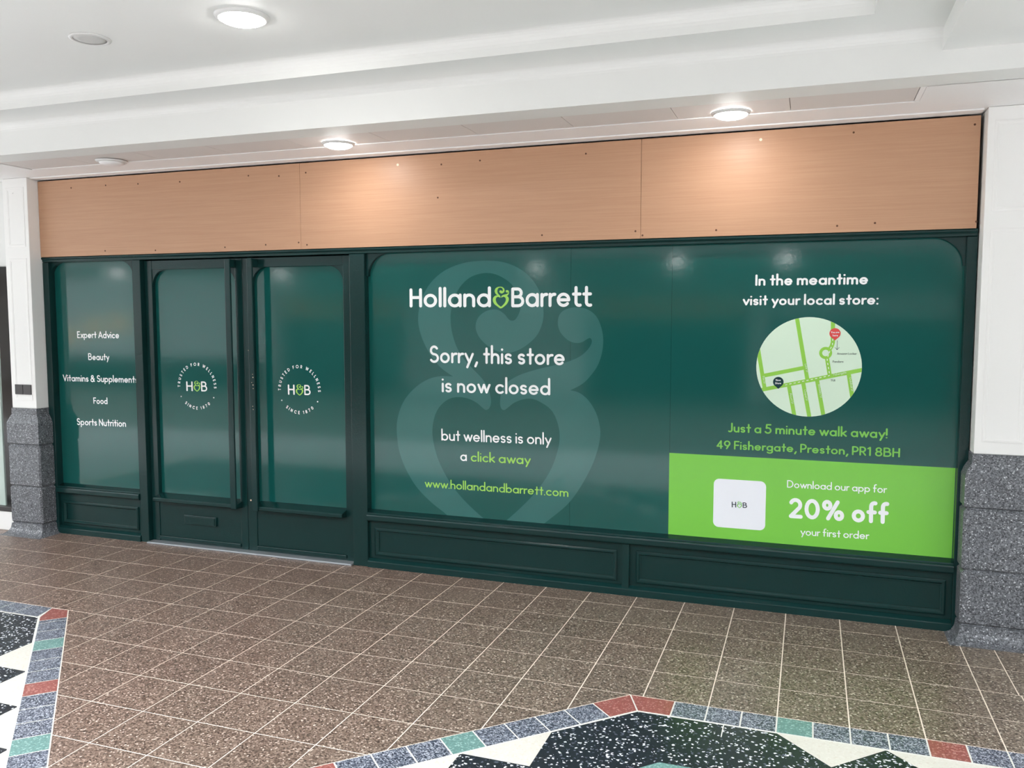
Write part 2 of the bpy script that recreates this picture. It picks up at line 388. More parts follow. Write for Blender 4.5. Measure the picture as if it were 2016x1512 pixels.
P_CHIPS = [[-1.128,1.526],[-1.144,0.398],[-1.044,1.355],[-1.041,1.333],[-1.053,1.295],[-1.042,1.277],[-1.041,1.251],[-1.049,1.12],[-1.045,1.097]]


# ================================================================== SETTING
# ---- ceiling: soffit by the shops, two shallow trays, cross beam
ZS, Z1, ZU, ZB = 2.872, 3.075, 3.172, 2.979
Y1, Y2, YW = -0.652, -0.955, -4.0
XT1, XT2 = 3.325, 3.02

def cove(y, z, r, n=6):
    # concave quarter between wall rising at y (facing -y) and ceiling at z
    return [(y - r + r * math.sin(a), z - r + r * math.cos(a)) if False else (y - r * (1 - math.cos(a)), z - r * (1 - math.sin(a))) for a in [i * math.pi / 2 / n for i in range(n + 1)]]

ceil = empty('ceiling', (0, 0, ZS), kind='structure')
prof = [(Y1, ZS)] + cove(Y1, Z1, .05) + [(Y2, Z1)] + cove(Y2, ZU, .06) + [(YW, ZU), (YW, 5.6), (Y1 + .2, 5.6), (Y1 + .2, ZS)]
obj('stepped_tray', sweep_x(prof, -18, XT2), M['white'], ceil)
prof = [(Y1, ZS)] + cove(Y1, Z1, .05) + [(YW, Z1), (YW, 5.6), (Y1 + .2, 5.6), (Y1 + .2, ZS)]
obj('tray_end', sweep_x(prof, XT2, XT1), M['white'], ceil)
prof = [(Y1, ZS), (Y1, ZB)] + [(YW, ZB), (YW, 5.6), (Y1 + .2, 5.6), (Y1 + .2, ZS)]
obj('cross_beam', sweep_x(prof, XT1, 18), M['white'], ceil)
# soffit board with a long slot
SX0, SX1, SY0, SY1 = -2.74, 3.29, -.458, -.15
bm = box(-18, 18, SY1, .42, ZS, ZS + .2)
box(-18, 18, Y1 + .2 - .006, SY0, ZS, ZS + .2, bm=bm)
box(-18, SX0, SY0, SY1, ZS, ZS + .2, bm=bm)
box(SX1, 18, SY0, SY1, ZS, ZS + .2, bm=bm)
obj('soffit', bm, M['soffit'], ceil)
xs = [SX0 + .01] + [SX1 - .03 - .6 * k for k in range(9, -1, -1)]
xs = sorted([x for x in (-2.735, -2.13, -1.53, -.93, -.335, .265, .864, 1.463, 2.065, 2.664, 3.262)])
for a, b in zip(xs, xs[1:]):
    obj('board', box(a + .0015, b - .0015, SY0 + .003, SY1 - .003, ZS + .005, ZS + .02), M['slot'], ceil)
obj('end_strip', box(3.264, 3.2885, SY0 + .002, SY1 - .002, ZS + .002, ZS + .02), M['soffit'], ceil)
obj('slot_backing', box(SX0, SX1, SY0, SY1, ZS + .021, ZS + .03), M['dark'], ceil)
obj('access_flap', box(2.672, 2.738, SY0 + .004, SY0 + .16, ZS + .0035, ZS + .006), M['slot'], ceil)
obj('cornice_strip', box(-3.06, 3.63, .105, .20, ZS - .009, ZS - .0005, .002), M['soffit'], ceil)
# the far half of the concourse ceiling and the glazed well between
obj('far_soffit', box(-18, 18, -13.2, -9.6, ZS, 5.6), M['op_grey'], ceil)
bm = bmesh.new()
for x in [-18 + 2.4 * i for i in range(16)]:
    box(x - .04, x + .04, -9.6, YW, 5.45, 5.6, bm=bm)
obj('glazing_bars', bm, M['white'], ceil, kind='stuff')

# ---- floor
floor = empty('floor', (0, 0, 0), kind='structure')
G = .0031
obj('grout_bed', box(-4.6, 4.4, -3.1, .3, -.06, -.0012), M['grout'], floor)
bm = box(-18, 18, -5.2, -3.1, -.06, 0)
box(-18, -4.6, -3.1, .6, -.06, 0, bm=bm)
box(4.4, 18, -3.1, .6, -.06, 0, bm=bm)
obj('far_tiles', bm, M['op_floor'], floor, kind='stuff')
obj('far_tiles', box(-18, 18, -13.2, -5.2, -.06, 0), M['op_floor2'], floor, kind='stuff')

RS, LD = 10.8, -8.69          # right medallion x+r>RS, left medallion x-r<LD (tile units, r = rows towards the camera), both r>4
def brown_pieces(poly):
    """parts of a tile outside both medallions (convex pieces)"""
    out = []
    top = clip_half(poly, 0, 1, 4.0 - .01)
    if area(top) > 1e-4: out.append(top)
    low = clip_half(poly, 0, -1, -(4.0 - .01))
    if area(low) > 1e-4:
        low = clip_half(low, 1, 1, RS - .012)
        if len(low) > 2: low = clip_half(low, -1, 1, -LD - .012)
        if area(low) > 1e-3: out.append(low)
    return out

whole = None
cols = list(range(-14, 12)) + ['a', 'b', 'c']
for r in range(-1, 10):
    for c in range(-15, 15):
        for x0, x1 in ([(c, c + 1)] if c != 12 else [(12, 12.55), (12.55, 13)]):
            if c == 12 and r >= 2 : x0, x1 = (12, 12.58) if x0 == 12 else (12.58, 13)
            y0, y1 = r, r + 1
            if r == -1: y0 = -.66
            g = G / T
            poly = [(x0 + g, y0 + g), (x1 - g, y0 + g), (x1 - g, y1 - g), (x0 + g, y1 - g)]
            ps = brown_pieces(poly)
            if not ps: continue
            full = len(ps) == 1 and abs(area(ps[0]) - area(poly)) < 1e-6 and r >= 0 and x1 - x0 == 1
            cx, cy = (x0 + x1) / 2 * T, -(y0 + y1) / 2 * T
            if full and whole:
                o = bpy.data.objects.new('tile', whole.data); COL.objects.link(o); o.parent = floor
                o.location = (cx, cy, 0)
            else:
                bm = bmesh.new()
                for p in ps:
                    prism_z([(x * T - cx, -y * T - cy) for x, y in p], -.01, 0, bm)
                o = obj('tile', bm, M['tile'], floor)
                o.location = (cx, cy, 0)
                if full: whole = o

def piece(name, pts, mat, top=0.0, inset=0.0):
    P = [(x * T, -y * T) for x, y in pts]
    if inset:
        cx = sum(p[0] for p in P) / len(P); cy = sum(p[1] for p in P) / len(P)
        n = len(P); Q = []
        A = sum(P[i][0] * P[(i + 1) % n][1] - P[(i + 1) % n][0] * P[i][1] for i in range(n))
        if A < 0: P = P[::-1]
        for i in range(n):
            p0, p1, p2 = Vector(P[i - 1]), Vector(P[i]), Vector(P[(i + 1) % n])
            d1, d2 = (p1 - p0).normalized(), (p2 - p1).normalized()
            n1, n2 = Vector((-d1.y, d1.x)), Vector((-d2.y, d2.x))
            k = 1 + n1.dot(n2)
            m = (n1 + n2) / max(k, .3)
            q = p1 + m * inset
            Q.append((q.x, q.y))
        P = Q
    return obj(name, prism_z(P, -.01, top), mat, floor)

# mosaic border bands (half-module square pieces) and what they enclose
dg = .70711
def band_diag(ox, oy, sx, seq, start=0.0):
    """pieces along a 45 degree outer edge from corner (ox,oy), going down in r and x*sx; band lies on the inner side"""
    d = start
    for ln, m in seq:
        a = (ox + sx * d * dg, oy + d * dg); b = (ox + sx * (d + ln) * dg, oy + (d + ln) * dg)
        nx, ny = (-sx * dg * .5 * (-1), dg * .5) if False else ((.5 * dg if sx < 0 else -.5 * dg), .5 * dg)
        piece('border_tile', [a, b, (b[0] + nx, b[1] + ny), (a[0] + nx, a[1] + ny)], m, inset=.0036)
        d += ln
g_, e_, r_ = M['b_grey'], M['b_green'], M['b_red']
RX, LX = RS - 4, LD + 4       # octagon corners on the row-4 line
k = .2071
# corner pieces, cut on the mitre
piece('border_tile', [(RX, 4), (RX + .70, 4), (RX + .70, 4.5), (RX + k, 4.5)], r_, inset=.0036)
piece('border_tile', [(RX, 4), (RX + k, 4.5), (RX + k - .5 * dg - .0 + .0, 4.5 + .5 * dg) if False else (RX - .69 * dg + .5 * dg, 4 + .69 * dg + .5 * dg), (RX - .69 * dg, 4 + .69 * dg)], r_, inset=.0036)
band_diag(RX, 4, -1, [(.5, g_)] * 4 + [(.5, e_)] + [(.5, g_)] * 3 + [(.5, r_)] + [(.5, g_)] * 3, .69)
x = RX + .70
for m in [g_] * 3 + [e_] + [g_] * 3 + [r_] + [g_] * 3 + [e_]:
    w = .5 if abs(x - RX - .7) > .01 else .5
    piece('border_tile', [(x, 4), (x + w, 4), (x + w, 4.5), (x, 4.5)], m, inset=.0036); x += w
piece('border_tile', [(LX, 4), (LX - .30, 4), (LX - k, 4.5), (LX - .45 * 0 - .0, 4.0)] if False else [(LX, 4), (LX + .45 * dg, 4 + .45 * dg), (LX + .45 * dg - .5 * dg, 4 + .45 * dg + .5 * dg), (LX - k, 4.5), (LX - .42, 4.02)], r_, inset=.0036)
band_diag(LX, 4, 1, [(.15, g_)] + [(.5, g_)] * 2 + [(.5, e_)] + [(.5, g_)] * 3 + [(.5, r_)] + [(.5, g_)] * 3 + [(.5, e_)] + [(.5, g_)] * 3, .45)
x = LX - .42
for m in [g_] * 8:
    piece('border_tile', [(x, 4), (x - .5, 4), (x - .5, 4.5), (x + (k - .05 if x > LX - .5 else 0), 4.5)], m, inset=.0036); x -= .5
# white joint bed under each medallion
piece('joint_bed', [(RX + .004, 4.006), (14.3, 4.006), (14.3, 10.2), (RX - 6.2, 10.2)], M['joint'], top=-.0010)
piece('joint_bed', [(LX - .004, 4.006), (-15, 4.006), (-15, 10.2), (LX + 6.2, 10.2)], M['joint'], top=-.0010)
# inner pieces
RI, LI = RS + .7071, LD - .7071
jt = .03
piece('terrazzo_field', [(RI - 4.5 + jt * .4, 4.5 + jt), (14.3, 4.5 + jt), (14.3, 10.2), (RI - 10.2 + jt * 1.4, 10.2)], M['t_black'], top=-.0008)
piece('terrazzo_field', [(LI + 4.5 - jt * .4, 4.5 + jt), (-15, 4.5 + jt), (-15, 10.2), (LI + 10.2 - jt * 1.4, 10.2)], M['t_black'], top=-.0008)
for i in range(4):
    ty = RI - 5.97 + i
    tx = 5.97 - i
    piece('terrazzo_triangle', [(tx + .01, ty + .02), (tx - .985, ty + 1), (tx, ty + 1)], M['t_white'])
for i in range(3):
    a = 9.02 + 1.44 * i
    piece('terrazzo_triangle', [(a, 4.5 + jt), (a + 1.414, 4.5 + jt), (a + .707, 5.207 + jt)], M['t_white'])
for i in range(5):
    tx = -3.89 + i
    ty = tx - LI
    piece('terrazzo_triangle', [(tx - .01, ty + .02), (tx + .985, ty + 1), (tx, ty + 1)], M['t_white'])
piece('terrazzo_border', [(7.57, 5.87), (14.3, 5.87), (14.3, 6.37), (7.57 + .207, 6.37), (3.95, 10.2), (3.24, 10.2)], M['b_green'], top=-.0002)
piece('joint_strip', [(8.27, 4.54), (8.285, 4.54), (8.285, 4.9), (8.27, 4.9)], M['joint'])

# ---- walls: dark backing added behind the shopfront to stop light leaks, neighbours, far side of the concourse
obj('light_stop_back', box(-3.09, 3.66, .30, .42, 0, ZS), M['dark']).__setitem__('kind', 'structure')
def set_struct(o): o['kind'] = 'structure'; return o
set_struct(obj('wall_left', box(-18, -3.30, .20, .42, 2.19, ZS, .004), M['white']))
set_struct(obj('wall_right', box(3.93, 18, .20, .42, 0, ZS), M['white']))
wf = empty('wall_far', (0, -13, 0), kind='structure')
obj('upper_band', box(-18, 18, -13.2, -12.9, 2.3, ZS), M['op_grey'], wf)
for i in range(9):
    x = -18 + 4 * i
    obj('pier', box(x + 3.6, x + 4, -13.1, -12.8, 0, 2.3), M['op_wall'], wf)
    if i < 2:
        obj('shop_riser', box(x, x + 3.6, -13.1, -12.95, 0, .68), M['op_dark'], wf)
        obj('lit_shop', box(x, x + 3.6, -13.1, -12.89, .68, ZS - .002), M['op_lit2'] if i else M['op_lit'], wf)
        continue
    obj('shop_bay', box(x, x + 3.6, -13.1, -12.95, 0, 2.3), M['op_dark'] if i % 3 else M['op_wall'], wf)
    obj('lower_fascia', box(x + .1, x + 3.5, -12.96, -12.92, 1.75, 2.25), M['op_warm'] if i % 2 == 0 else M['op_wall'], wf)
for x, z in ((-16.4, 1.25), (-15.5, 1.35), (-17.4, 1.0)):
    obj('lit_display', box(x, x + .55, -12.89, -12.84, z, z + .5), M['op_disp'], wf)
set_struct(obj('wall_end', box(-18.2, -18, -13.2, .42, 0, 5.6), M['op_wall']))
set_struct(obj('wall_end', box(18, 18.2, -13.2, .42, 0, 5.6), M['op_wall']))

# neighbouring shop on the far left
w3 = empty('window_3', (-4.2, .25, 0), kind='structure')
obj('pane', box(-7.0, -3.30, .265, .28, .16, 2.19), M['pane'], w3)
obj('post', box(-3.65, -3.525, .140, .158, .15, 2.19, .003), plain('pale_green_frame', srgb(190, 206, 198), .4, .4), w3)
obj('riser', box(-7.0, -3.34, .11, .30, 0, .16, .004), M['white_pillar'], w3)
obj('sill', box(-7.0, -3.40, .10, .30, .16, .20, .004), M['plate'], w3)

# ================================================================== PILLARS
def pillar(name, label, x0, x1, plate=False):
    """white square shaft between x0 and x1 on grey granite blocks"""
    root = empty(name, ((x0 + x1) / 2, .14, 0), label=label, cat='pillar')
    yf, bf = .085, .056
    b0, b1 = x0 - .04, x1 + .04
    obj('shaft', box(x0, x1, yf, .30, 1.035, ZS - .001, .004), M['white_pillar'], root)
    for z0, z1 in ((1.10, 2.24), (2.33, 2.80)):
        obj('panel_moulding', frame_mould(x0 + .035, x1 - .035, z0, z1, .026, yf, yf - .0035), M['white_pillar'], root)
    # cap: narrow neck that splays out to the block face
    def ring_loft(levels, nm):
        bm = bmesh.new(); L = []
        for x0_, x1_, y_, z in levels:
            L.append([bm.verts.new(p) for p in ((x0_, y_, z), (x1_, y_, z), (x1_, .30, z), (x0_, .30, z))])
        for A, B in zip(L, L[1:]):
            for i in range(4):
                j = (i + 1) % 4
                bm.faces.new((A[i], A[j], B[j], B[i]))
        bm.faces.new(L[0][::-1]); bm.faces.new(L[-1])
        bmesh.ops.recalc_face_normals(bm, faces=bm.faces)
        return obj(nm, bm, M['granite'], root)
    n = .006
    ring_loft([(b0 + .012, b1 - .012, bf + .012, .738), (b0, b1, bf, .750), (b0, b1, bf, .915), (b0 + .012, b1 - .012, bf + .012, .948), (x0 - n, x1 + n, yf - n, .985), (x0 - n, x1 + n, yf - n, 1.035)], 'granite_block')
    for z0, z1 in ((.398, .732), (.094, .392)):
        obj('granite_block', box(b0, b1, bf, .30, z0, z1, .012, seg=1), M['granite'], root)
    for z0, z1 in ((.725, .745), (.385, .405), (.082, .10)):
        obj('joint', box(b0 + .013, b1 - .013, bf + .013, .30, z0, z1), M['granite'], root)
    lv = [(b0 + .004, b1 - .004, bf + .004, .085)]
    for a in range(7):
        t = a / 6 * math.pi / 2
        lv.append((b0 - .055 * (1 - math.cos(t)), b1 + .055 * (1 - math.cos(t)), bf - .085 * (1 - math.cos(t)), .06 * (1 - math.sin(t)) + .001))
    lv[-1] = (b0 - .055, b1 + .055, bf - .085, 0.0)
    ring_loft(lv, 'coved_base')
    return root
pl = pillar('pillar', 'white square pillar on grey granite blocks with a dark double plate on it', -3.33, -3.07)
pr = pillar('pillar', 'white square pillar on grey granite blocks beside the lime green panel', 3.645, 3.91)
for root_, x_, z_, r_ in ((pr, 3.769, 2.776, .007), (pl, -3.220, 2.753, .006)):
    obj('scuff', prism_y([(x_ - r_, z_ - r_ * .4), (x_ + r_ * .6, z_ - r_ * .2), (x_ + r_ * 1.4, z_ + r_), (x_ - r_ * .5, z_ + r_ * .5)], .0842, .0855), M['grille'], root_)
t = empty('wall_plate', (-3.2, .085, 1.19), label='dark grey double blanking plate low on the white pillar', cat='wall plate')
for a, b in ((-3.283, -3.198), (-3.195, -3.110)):
    obj('plate', box(a, b, .074, .0845, 1.148, 1.228, .003), M['plate'], t)

# ================================================================== FASCIA
FX = [(-3.068, -.6295), (-.6275, 1.7945), (1.7965, 3.628)]
FL = ['orange brown fascia board at the left end above the shop door', 'long orange brown fascia board in the middle between two seams', 'orange brown fascia board at the right end under the bright lamp']
fas = []
for (a, b), lb in zip(FX, FL):
    o = obj('fascia_board', box(a, b, .185, .199, 2.253, 2.852, .001), M['wood'])
    o['label'] = lb; o['category'] = 'fascia'; o['group'] = 'bare fascia boards over the shopfront'
    fas.append(o)
def disc_y(x, z, y, r, th=.0015, n=10):
    return prism_y([(x + r * math.cos(2 * math.pi * i / n), z + r * math.sin(2 * math.pi * i / n)) for i in range(n)], y - th, y + .001)
for i, (x, z) in enumerate(P_SCREWS):
    par = fas[0] if x < -.6285 else fas[1] if x < 1.7955 else fas[2]
    obj('screw', disc_y(x, z, .185, .006 if i < 26 else .0085), M['screw'] if i < 26 else M['plug'], par)

# ================================================================== SHOPFRONT FRAME
gm = M['green']
sf = empty('shopfront_frame', (.28, .24, 0), label='dark green painted timber frame of the closed shopfront', cat='shopfront')
PF, PB = .195, .30
head = [(PB, 2.2525), (.192, 2.2525), (.186, 2.246), (.186, 2.238), (.193, 2.232), (.197, 2.226), (.197, 2.214), (.205, 2.2105), (PB, 2.2105)]
obj('head_rail', sweep_x(head, -3.068, 3.638), gm, sf)
for a, b, z0 in ((-3.068, -3.008, 0), (-2.158, -2.080, 0), (-.250, -.131, 0), (3.588, 3.640, 0)):
    obj('post', box(a, b, PF, PB, z0, 2.2105, .004), gm, sf)
def sill_prof(ztop, zbot, y_glass, y_front):
    return [(PB, ztop + .004), (y_glass - .002, ztop + .004), (y_front + .018, ztop - .010), (y_front + .016, ztop - .018), (y_front + .004, ztop - .022), (y_front, ztop - .030),
            (y_front, zbot + .012), (y_front + .006, zbot + .004), (y_front + .010, zbot), (PB, zbot)]
def stall(x0, x1, mids, moulds):
    obj('sill', sweep_x(sill_prof(.402, .333, .2565, .180), x0, x1), gm, sf)
    obj('plinth_rail', sweep_x([(PB, .062), (.215, .062), (.200, .052), (.190, .046), (.186, .040), (.186, .0), (PB, 0)], x0, x1), gm, sf)
    rp = []
    e = [x0] + [v for m in mids for v in m] + [x1]
    for a, b in zip(e[0::2], e[1::2]):
        rp.append(obj('riser_panel', box(a, b, .222, PB, .062, .333), gm, sf))
    for a, b in mids:
        obj('stile', box(a, b, .197, PB, .045, .335, .003), gm, sf)
    for q, (a, b, z0, z1) in zip(rp, moulds):
        obj('panel_moulding', frame_mould(a, b, z0, z1, .033, .222, .206), gm, q)
stall(-3.008, -2.158, [], [(-2.975, -2.195, .082, .270)])
stall(-.131, 3.588, [(1.698, 1.744)], [(-.085, 1.662, .082, .285), (1.785, 3.558, .082, .290)])

def spandrels(x0, x1, ztop, r, yf, yb, parent, name='corner_bracket'):
    n = 10
    for s, xc in ((1, x0), (-1, x1)):
        pts = [(xc - s * .012, ztop + .012), (xc + s * r, ztop + .012), (xc + s * r, ztop)]
        for i in range(1, n):
            a = i / n * math.pi / 2
            pts.append((xc + s * (r - r * math.sin(a)), ztop - (r - r * math.cos(a))))
        pts += [(xc, ztop - r), (xc - s * .012, ztop - r)]
        obj(name, prism_y(pts, yf, yb), gm, parent)

# ================================================================== stroke lettering
def arc(cx, cy, rx, ry, a0, a1, n=10):
    return [(cx + rx * math.cos(math.radians(a0 + (a1 - a0) * i / n)), cy + ry * math.sin(math.radians(a0 + (a1 - a0) * i / n))) for i in range(n + 1)]

def glyph(ch, xh, w, logo=False):
    """centre-line strokes of a rounded geometric sans; cap height 1, returns strokes and advance"""
    h = w / 2
    X = xh - h; C = 1 - h; A = 1.06 - h; D = -.27 + h
    r = (xh - w) / 2; m = h + r
    rx = r * .98
    ra = r * .80
    sp = .08
    R = lambda st, wd: (st, wd + w + sp)
    dot = lambda x, y: [(x, y), (x + 1e-4, y)]
    if ch == ' ': return [], .25
    if ch in 'aA' and ch == 'a': return R([arc(rx, m, rx, r, 0, 360, 20), [(2 * rx, h), (2 * rx, X)]], 2 * rx)
    if ch == 'b': return R([arc(rx, m, rx, r, 0, 360, 20), [(0, h), (0, A)]], 2 * rx)
    if ch == 'c': return (lambda s: (s, rx * 1.72 + w + sp * .9))([arc(rx, m, rx, r, 48, 312, 16)])
    if ch == 'd': return R([arc(rx, m, rx, r, 0, 360, 20), [(2 * rx, h), (2 * rx, A)]], 2 * rx)
    if ch == 'e': return R([[(0, m), (2 * rx, m)] + arc(rx, m, rx, r, 0, 318, 18)], 2 * rx)
    if ch == 'f': return (lambda s: (s, .30 + w + sp * .55))([[(.10, h), (.10, A - .17)] + arc(.10 + .15, A - .17, .15, .17, 180, 75, 6), [(0 - .02, X), (.27, X)]])
    if ch == 'g': return R([arc(rx, m, rx, r, 0, 360, 20), [(2 * rx, X), (2 * rx, D + .12)] + arc(rx, D + .15, rx, .16, -10, -150, 8)], 2 * rx)
    if ch == 'h': return R([[(0, h), (0, A)], arc(ra, X - ra, ra, ra, 180, 0, 10) + [(2 * ra, h)]], 2 * ra)
    if ch == 'i': return R([[(0, h), (0, X)], dot(0, xh + .20)], 0)
    if ch == 'k': return R([[(0, h), (0, A)], [(.36, X), (.02, xh * .44)], [(.12, xh * .52), (.38, h)]], .36)
    if ch == 'l': return R([[(0, h), (0, A)]], 0)
    if ch == 'm':
        q = ra * .9
        return R([[(0, h), (0, X)], arc(q, X - q, q, q, 180, 0, 10) + [(2 * q, h)], arc(3 * q, X - q, q, q, 180, 0, 10) + [(4 * q, h)]], 4 * q)
    if ch == 'n': return R([[(0, h), (0, X)], arc(ra, X - ra, ra, ra, 180, 0, 10) + [(2 * ra, h)]], 2 * ra)
    if ch == 'o': return R([arc(rx, m, rx, r, 0, 360, 20)], 2 * rx)
    if ch == 'p': return R([arc(rx, m, rx, r, 0, 360, 20), [(0, X), (0, D)]], 2 * rx)
    if ch == 'r': return (lambda s: (s, .22 + w + sp * .6))([[(0, h), (0, X)], arc(.22, X - .22, .22, .22, 180, 82, 7)])
    if ch == 's':
        a, q = r * .62, r / 2
        return R([arc(a, h + 3 * q, a, q, 35, 265, 10) + arc(a, h + q, a, q, 85, -145, 10)], 2 * a)
    if ch == 't':
        top = xh + .24
        if logo: return (lambda s: (s, .34 + w + sp * .4))([[(.13, top), (.13, h + .16)] + arc(.29, h + .16, .16, .16, 180, 290, 6), [(0, X), (.33, X)]])
        return (lambda s: (s, .28 + w + sp * .5))([[(.14, h), (.14, top)], [(0, X), (.28, X)]])
    if ch == 'u': return R([[(0, X), (0, h + ra)] + arc(ra, h + ra, ra, ra, 180, 360, 10), [(2 * ra, h), (2 * ra, X)]], 2 * ra)
    if ch == 'v': return (lambda s: (s, .42 + w + sp * .4))([[(0, X), (.21, h), (.42, X)]])
    if ch == 'w': return (lambda s: (s, .68 + w + sp * .4))([[(0, X), (.18, h), (.34, X), (.50, h), (.68, X)]])
    if ch == 'x': return (lambda s: (s, .38 + w + sp * .5))([[(0, X), (.38, h)], [(.38, X), (0, h)]])
    if ch == 'y': return (lambda s: (s, .42 + w + sp * .4))([[(0, X), (.22, h + .02)], [(.43, X), (.10, D)]])
    if ch == 'z': return R([[(0, X), (.36, X), (0, h), (.36, h)]], .36)
    cy = .5
    if ch == 'A': return (lambda s: (s, .64 + w + sp * .5))([[(0, h), (.32, C), (.64, h)], [(.12, .33), (.52, .33)]])
    if ch == 'B':
        u = (C - .53) / 2; l = (.53 - h) / 2
        return R([[(0, h), (0, C), (.26, C)] + arc(.26, C - u, u, u, 90, -90, 8) + [(0, .53)], [(.26, .53), (.30, .53)] + arc(.30, h + l, l * 1.05, l, 90, -90, 8) + [(0, h)]], .30 + l)
    if ch == 'C': return (lambda s: (s, .74 + w + sp * .8))([arc(.42, .5, .42, .5 - h, 45, 315, 16)])
    if ch == 'D': return R([[(0, h), (0, C), (.2, C)] + arc(.2, .5, .42, .5 - h, 90, -90, 12) + [(0, h)]], .62)
    if ch == 'E': return R([[(.38, C), (0, C), (0, h), (.38, h)], [(0, .52), (.34, .52)]], .38)
    if ch == 'F': return (lambda s: (s, .38 + w + sp * .6))([[(.38, C), (0, C), (0, h)], [(0, .50), (.34, .50)]])
    if ch == 'G': return R([arc(.42, .5, .42, .5 - h, 48, 345, 16) + [(.82, .47), (.48, .47)]], .82)
    if ch == 'H': return R([[(0, h), (0, C)], [(.5, h), (.5, C)], [(0, .52), (.5, .52)]], .5)
    if ch == 'I': return R([[(0, h), (0, C)]], 0)
    if ch == 'J': return R([[(.30, C), (.30, h + .2)] + arc(.13, h + .2, .17, .2, 0, -125, 8)], .30)
    if ch == 'L': return (lambda s: (s, .36 + w + sp * .6))([[(0, C), (0, h), (.36, h)]])
    if ch == 'M': return R([[(0, h), (.06, C), (.38, .25), (.70, C), (.76, h)]], .76)
    if ch == 'N': return R([[(0, h), (0, C), (.54, h), (.54, C)]], .54)
    if ch == 'O': return R([arc(.44, .5, .44, .5 - h, 0, 360, 24)], .88)
    if ch == 'P': return (lambda s: (s, .44 + w + sp * .7))([[(0, h), (0, C), (.2, C)] + arc(.2, C - .255, .24, .255, 90, -90, 8) + [(0, C - .51)]])
    if ch == 'R': return R([[(0, h), (0, C), (.2, C)] + arc(.2, C - .24, .23, .24, 90, -90, 8) + [(0, C - .48)], [(.2, C - .48), (.44, h)]], .44)
    if ch == 'S':
        a, q = .21, (1 - w) / 4
        return R([arc(a, h + 3 * q, a * .95, q, 32, 265, 10) + arc(a, h + q, a * 1.08, q, 85, -148, 10)], 2 * a)
    if ch == 'T': return (lambda s: (s, .50 + w + sp * .5))([[(0, C), (.50, C)], [(.25, C), (.25, h)]])
    if ch == 'U': return R([[(0, C), (0, h + .26)] + arc(.26, h + .26, .26, .26, 180, 360, 10) + [(.52, C)]], .52)
    if ch == 'V': return (lambda s: (s, .6 + w + sp * .4))([[(0, C), (.3, h), (.6, C)]])
    if ch == 'W': return (lambda s: (s, .94 + w + sp * .4))([[(0, C), (.24, h), (.47, C), (.70, h), (.94, C)]])
    if ch == 'Y': return (lambda s: (s, .56 + w + sp * .4))([[(0, C), (.28, .48), (.56, C)], [(.28, .48), (.28, h)]])
    if ch == '0': return R([arc(.27, .5, .27, .5 - h, 0, 360, 22)], .54)
    if ch == '1': return R([[(0, C - .13), (.17, C), (.17, h)]], .20)
    if ch == '2': return R([arc(.22, C - .24, .23, .24, 155, -30, 10) + [(0, h), (.48, h)]], .48)
    if ch == '4': return R([[(.36, h), (.36, C), (0, .30), (.48, .30)]], .48)
    if ch == '5': return R([[(.40, C), (.08, C), (.05, .57)] + arc(.18, h + .26, .25, .27, 118, -150, 12)], .43)
    if ch == '7': return R([[(0, C), (.44, C), (.14, h)]], .44)
    if ch == '8':
        q = (1 - w) / 4
        return R([arc(.23, h + 3.02 * q, .20, q * .96, 0, 360, 16), arc(.23, h + q, .24, q * 1.04, 0, 360, 16)], .47)
    if ch == '9': return R([arc(.24, C - .27, .24, .27, 0, 360, 18), [(.475, C - .30), (.20, h)]], .48)
    if ch == '!': return R([[(0, .34), (0, C)], dot(0, h)], 0)
    if ch == '.': return R([dot(0, h)], 0)
    if ch == ':': return R([dot(0, h), dot(0, X)], 0)
    if ch == ',': return (lambda s: (s, .06 + w + sp))([[(.09, h), (0, -.14)]])
    if ch == '%': return R([arc(.17, C - .17, .15, .17, 0, 360, 14), arc(.73, h + .17, .15, .17, 0, 360, 14), [(.66, C), (.22, h)]], .90)
    if ch == '&': return R([[(.60, h), (.13, .72)] + arc(.27, C - .20, .16, .20, 205, -35, 10) + [(.12, .44)] + arc(.24, h + .19, .24, .22, 140, 350, 8) + [(.56, .46)]], .62)
    raise ValueError(ch)

def ribbon(bm, pts, hw, fx, y, caps=True, layer=0):
    """flat stroke of half width hw along pts; fx maps (x,z) to the world point; every run lies a hair above the last"""
    lay_ = [layer * 6]
    def V(p):
        q = fx(p)
        return bm.verts.new((q[0], q[1] - lay_[0] * 1.6e-5, q[2]))
    pts = [Vector((p[0], p[1])) for p in pts]
    n = len(pts)
    nor = []
    for i in range(n):
        d = Vector((0, 0))
        if i > 0: d += (pts[i] - pts[i - 1]).normalized()
        if i < n - 1: d += (pts[i + 1] - pts[i]).normalized()
        if d.length < 1e-6: d = Vector((1, 0))
        d.normalize(); nor.append(Vector((-d.y, d.x)))
    for i in range(n - 1):
        d = (pts[i + 1] - pts[i])
        if d.length < 1e-3: continue
        sharp = lambda k: 0 < k < n - 1 and (pts[k] - pts[k - 1]).normalized().dot((pts[k + 1] - pts[k]).normalized()) < .8
        q = Vector((-d.y, d.x)).normalized()
        if sharp(i): lay_[0] += 1
        a = q if sharp(i) else nor[i]; b = q if sharp(i + 1) else nor[i + 1]
        bm.faces.new([V(p) for p in (pts[i] + a * hw, pts[i] - a * hw, pts[i + 1] - b * hw, pts[i + 1] + b * hw)])
    idx = [0, n - 1] + [k for k in range(1, n - 1) if (pts[k] - pts[k - 1]).length > 1e-9 and (pts[k] - pts[k - 1]).normalized().dot((pts[k + 1] - pts[k]).normalized()) < .8]
    if caps:
        for i in idx:
            lay_[0] += 1
            bm.faces.new([V(pts[i] + Vector((math.cos(a), math.sin(a))) * hw) for a in [k * math.pi / 6 for k in range(12)]])

